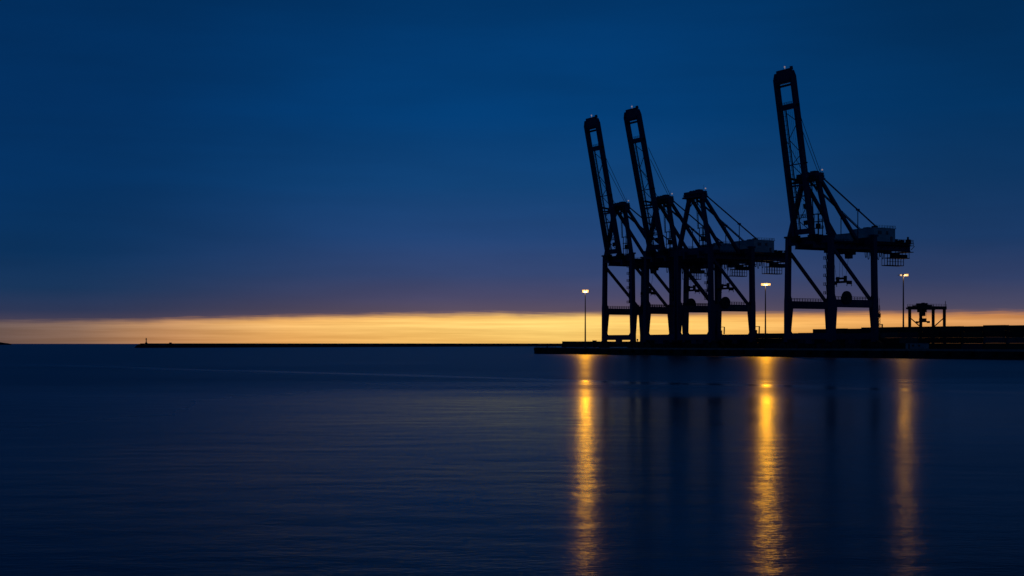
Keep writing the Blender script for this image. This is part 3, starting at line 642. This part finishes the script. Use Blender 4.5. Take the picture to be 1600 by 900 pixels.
# work light and antenna mast
x, y = at(1037, 735); w = empty("work_light", (x, y, DECK)); tag(w, "single small white light on the quay under the second crane", "light")
z = EYE + (537 - 534.2) * 735 / FPX - DECK
MB().cyl((0, 0, 0), (0, 0, z - .2), .1, 8).build("post", 'dark', w); MB().sphere((0, -.1, z), .3).build("bulb", 'work', w)
x, y = at(1374, 640); w = empty("antenna_mast", (x, y, DECK)); tag(w, "thin lattice antenna mast just right of the large crane", "mast")
H = EYE + (537 - 466) * 640 / FPX - DECK; m = MB()
for a_ in range(3):
    ca, sa = .42 * math.cos(a_ * 2.094), .42 * math.sin(a_ * 2.094); m.beam((ca * 1.6, sa * 1.6, 0), (ca * .5, sa * .5, H * .86), .12, .12)
    for k in range(14): cb, sb = .42 * math.cos((a_ + 1) * 2.094), .42 * math.sin((a_ + 1) * 2.094); m.beam((ca * 1.3, sa * 1.3, 1 + k * 1.3), (cb * 1.3, sb * 1.3, 2.2 + k * 1.3), .07, .07)
m.build("lattice", 'dark', w); MB().cyl((0, 0, H * .8), (0, 0, H), .08, 6).build("whip_aerial", 'dark', w); MB().box(-.6, .6, -.3, .3, H * .62, H * .7).build("aerial_box", 'dark', w)

# ------------------------------------------------------------------ yard gantry crane
x, y = at(1448.5, 800); yc = empty("yard_gantry_crane", (x, y, DECK), RZ)
tag(yc, "small rubber-tyred yard crane standing over the container stacks at far right", "crane")
HX, HY, HT = 9.6, 4.3, 22.4
for sx_ in (-1, 1):
    for sy in (-1, 1):
        MB().frustum((sx_ * HX, sy * HY, 1.6), 1.0, 1.3, (sx_ * HX, sy * HY, HT), 1.1, 1.5).build("leg", 'dark', yc)
        MB().cyl((sx_ * HX - .45, sy * (HY + 1), .8), (sx_ * HX + .45, sy * (HY + 1), .8), .8, 14).cyl((sx_ * HX - .45, sy * (HY - 1), .8), (sx_ * HX + .45, sy * (HY - 1), .8), .8, 14).build("wheel", 'rubber', yc)
    MB().box(sx_ * HX - .6, sx_ * HX + .6, -HY - 2, HY + 2, 1.4, 2.6).build("sill_beam", 'dark', yc)
    MB().beam((sx_ * HX, -HY * sx_, 17.8), (sx_ * HX, HY * sx_, 12.0), .4, .5).build("brace", 'dark', yc)
for sy in (-1, 1):
    MB().box(-HX - 1.2, HX + 1.2, sy * HY - .7, sy * HY + .7, HT, HT + 1.9).build("girder", 'dark', yc)
m = MB()
for sy in (-1, 1): m.rail((-HX - 1, sy * (HY + .8), HT + 1.9), (HX + 1, sy * (HY + .8), HT + 1.9), 1.2, 2.2, .06)
m.beam((HX + .9, -HY, HT + 1.9), (HX + .9, -HY, HT + 5), .25, .25); m.box(-HX - 2, -HX - .9, -HY - 1, HY + 1, HT + .2, HT + 1.2); m.build("handrail", 'dark', yc)
m = MB(); m.box(-7.2, -.6, -4.6, 4.6, HT + 1.95, HT + 2.5); m.box(-6.4, -4.4, -3.4, 2.4, HT + 2.5, HT + 3.6); m.box(-3.6, -2.9, -1, 1, HT + 2.5, HT + 4.0); m.box(-2.2, -1.0, -1.5, 1, HT + 2.5, HT + 3.8); m.box(-5.6, -2.8, -2.4, 2.4, HT - 1.6, HT + 1.9)
m.build("trolley", 'dark', yc)
MB().box(-6.2, -4.4, -3.0, -1, HT - 3.9, HT - 1.4).build("operator_cab", 'dark', yc)
m = MB(); m.box(-4.3, -2.7, -4.4, 4.4, 14.9, 15.5); m.box(-4.5, -2.5, -4.6, -4.0, 14.4, 15.6); m.box(-4.5, -2.5, 4.0, 4.6, 14.4, 15.6); m.box(-4.3, -2.7, -2.2, 2.2, 15.5, 17.2)
m.build("spreader", 'dark', yc)
m = MB()
for x_ in (-4.4, -2.6):
    for y_ in (-2.6, 2.6): m.cyl((x_, y_ * .6, 17.2), (x_, y_, HT), .06, 5)
m.build("hoist_rope", 'rope', yc)

# small silhouettes by the storm wall
x, y = at(929, 893); w = empty("watch_cabin", (x, y, DECK)); tag(w, "tiny dark cabin in front of the storm wall, right of the left lamp mast", "cabin")
zt = EYE + (537 - 531.9) * 893 / FPX - DECK
MB().box(-1.3, 1.3, -1, 1, 0, zt - .25).build("body", 'dark', w); MB().box(-1.5, 1.5, -1.2, 1.2, zt - .25, zt).build("roof", 'dark', w); MB().box(-.7, .7, -1.06, -1.0, zt - 1.6, zt - .7).build("window", 'glass', w)
x, y = at(996, 900); zt = EYE + (537 - 529.5) * 900 / FPX - DECK
o = MB().cyl((0, 0, 0), (0, 0, zt - 1.2), .22, 8).box(-.5, .5, -.3, .3, zt - 1.2, zt).build("signal_post", 'dark'); o.location = (x, y, DECK); tag(o, "short dark signal post seen between the two left cranes", "post")
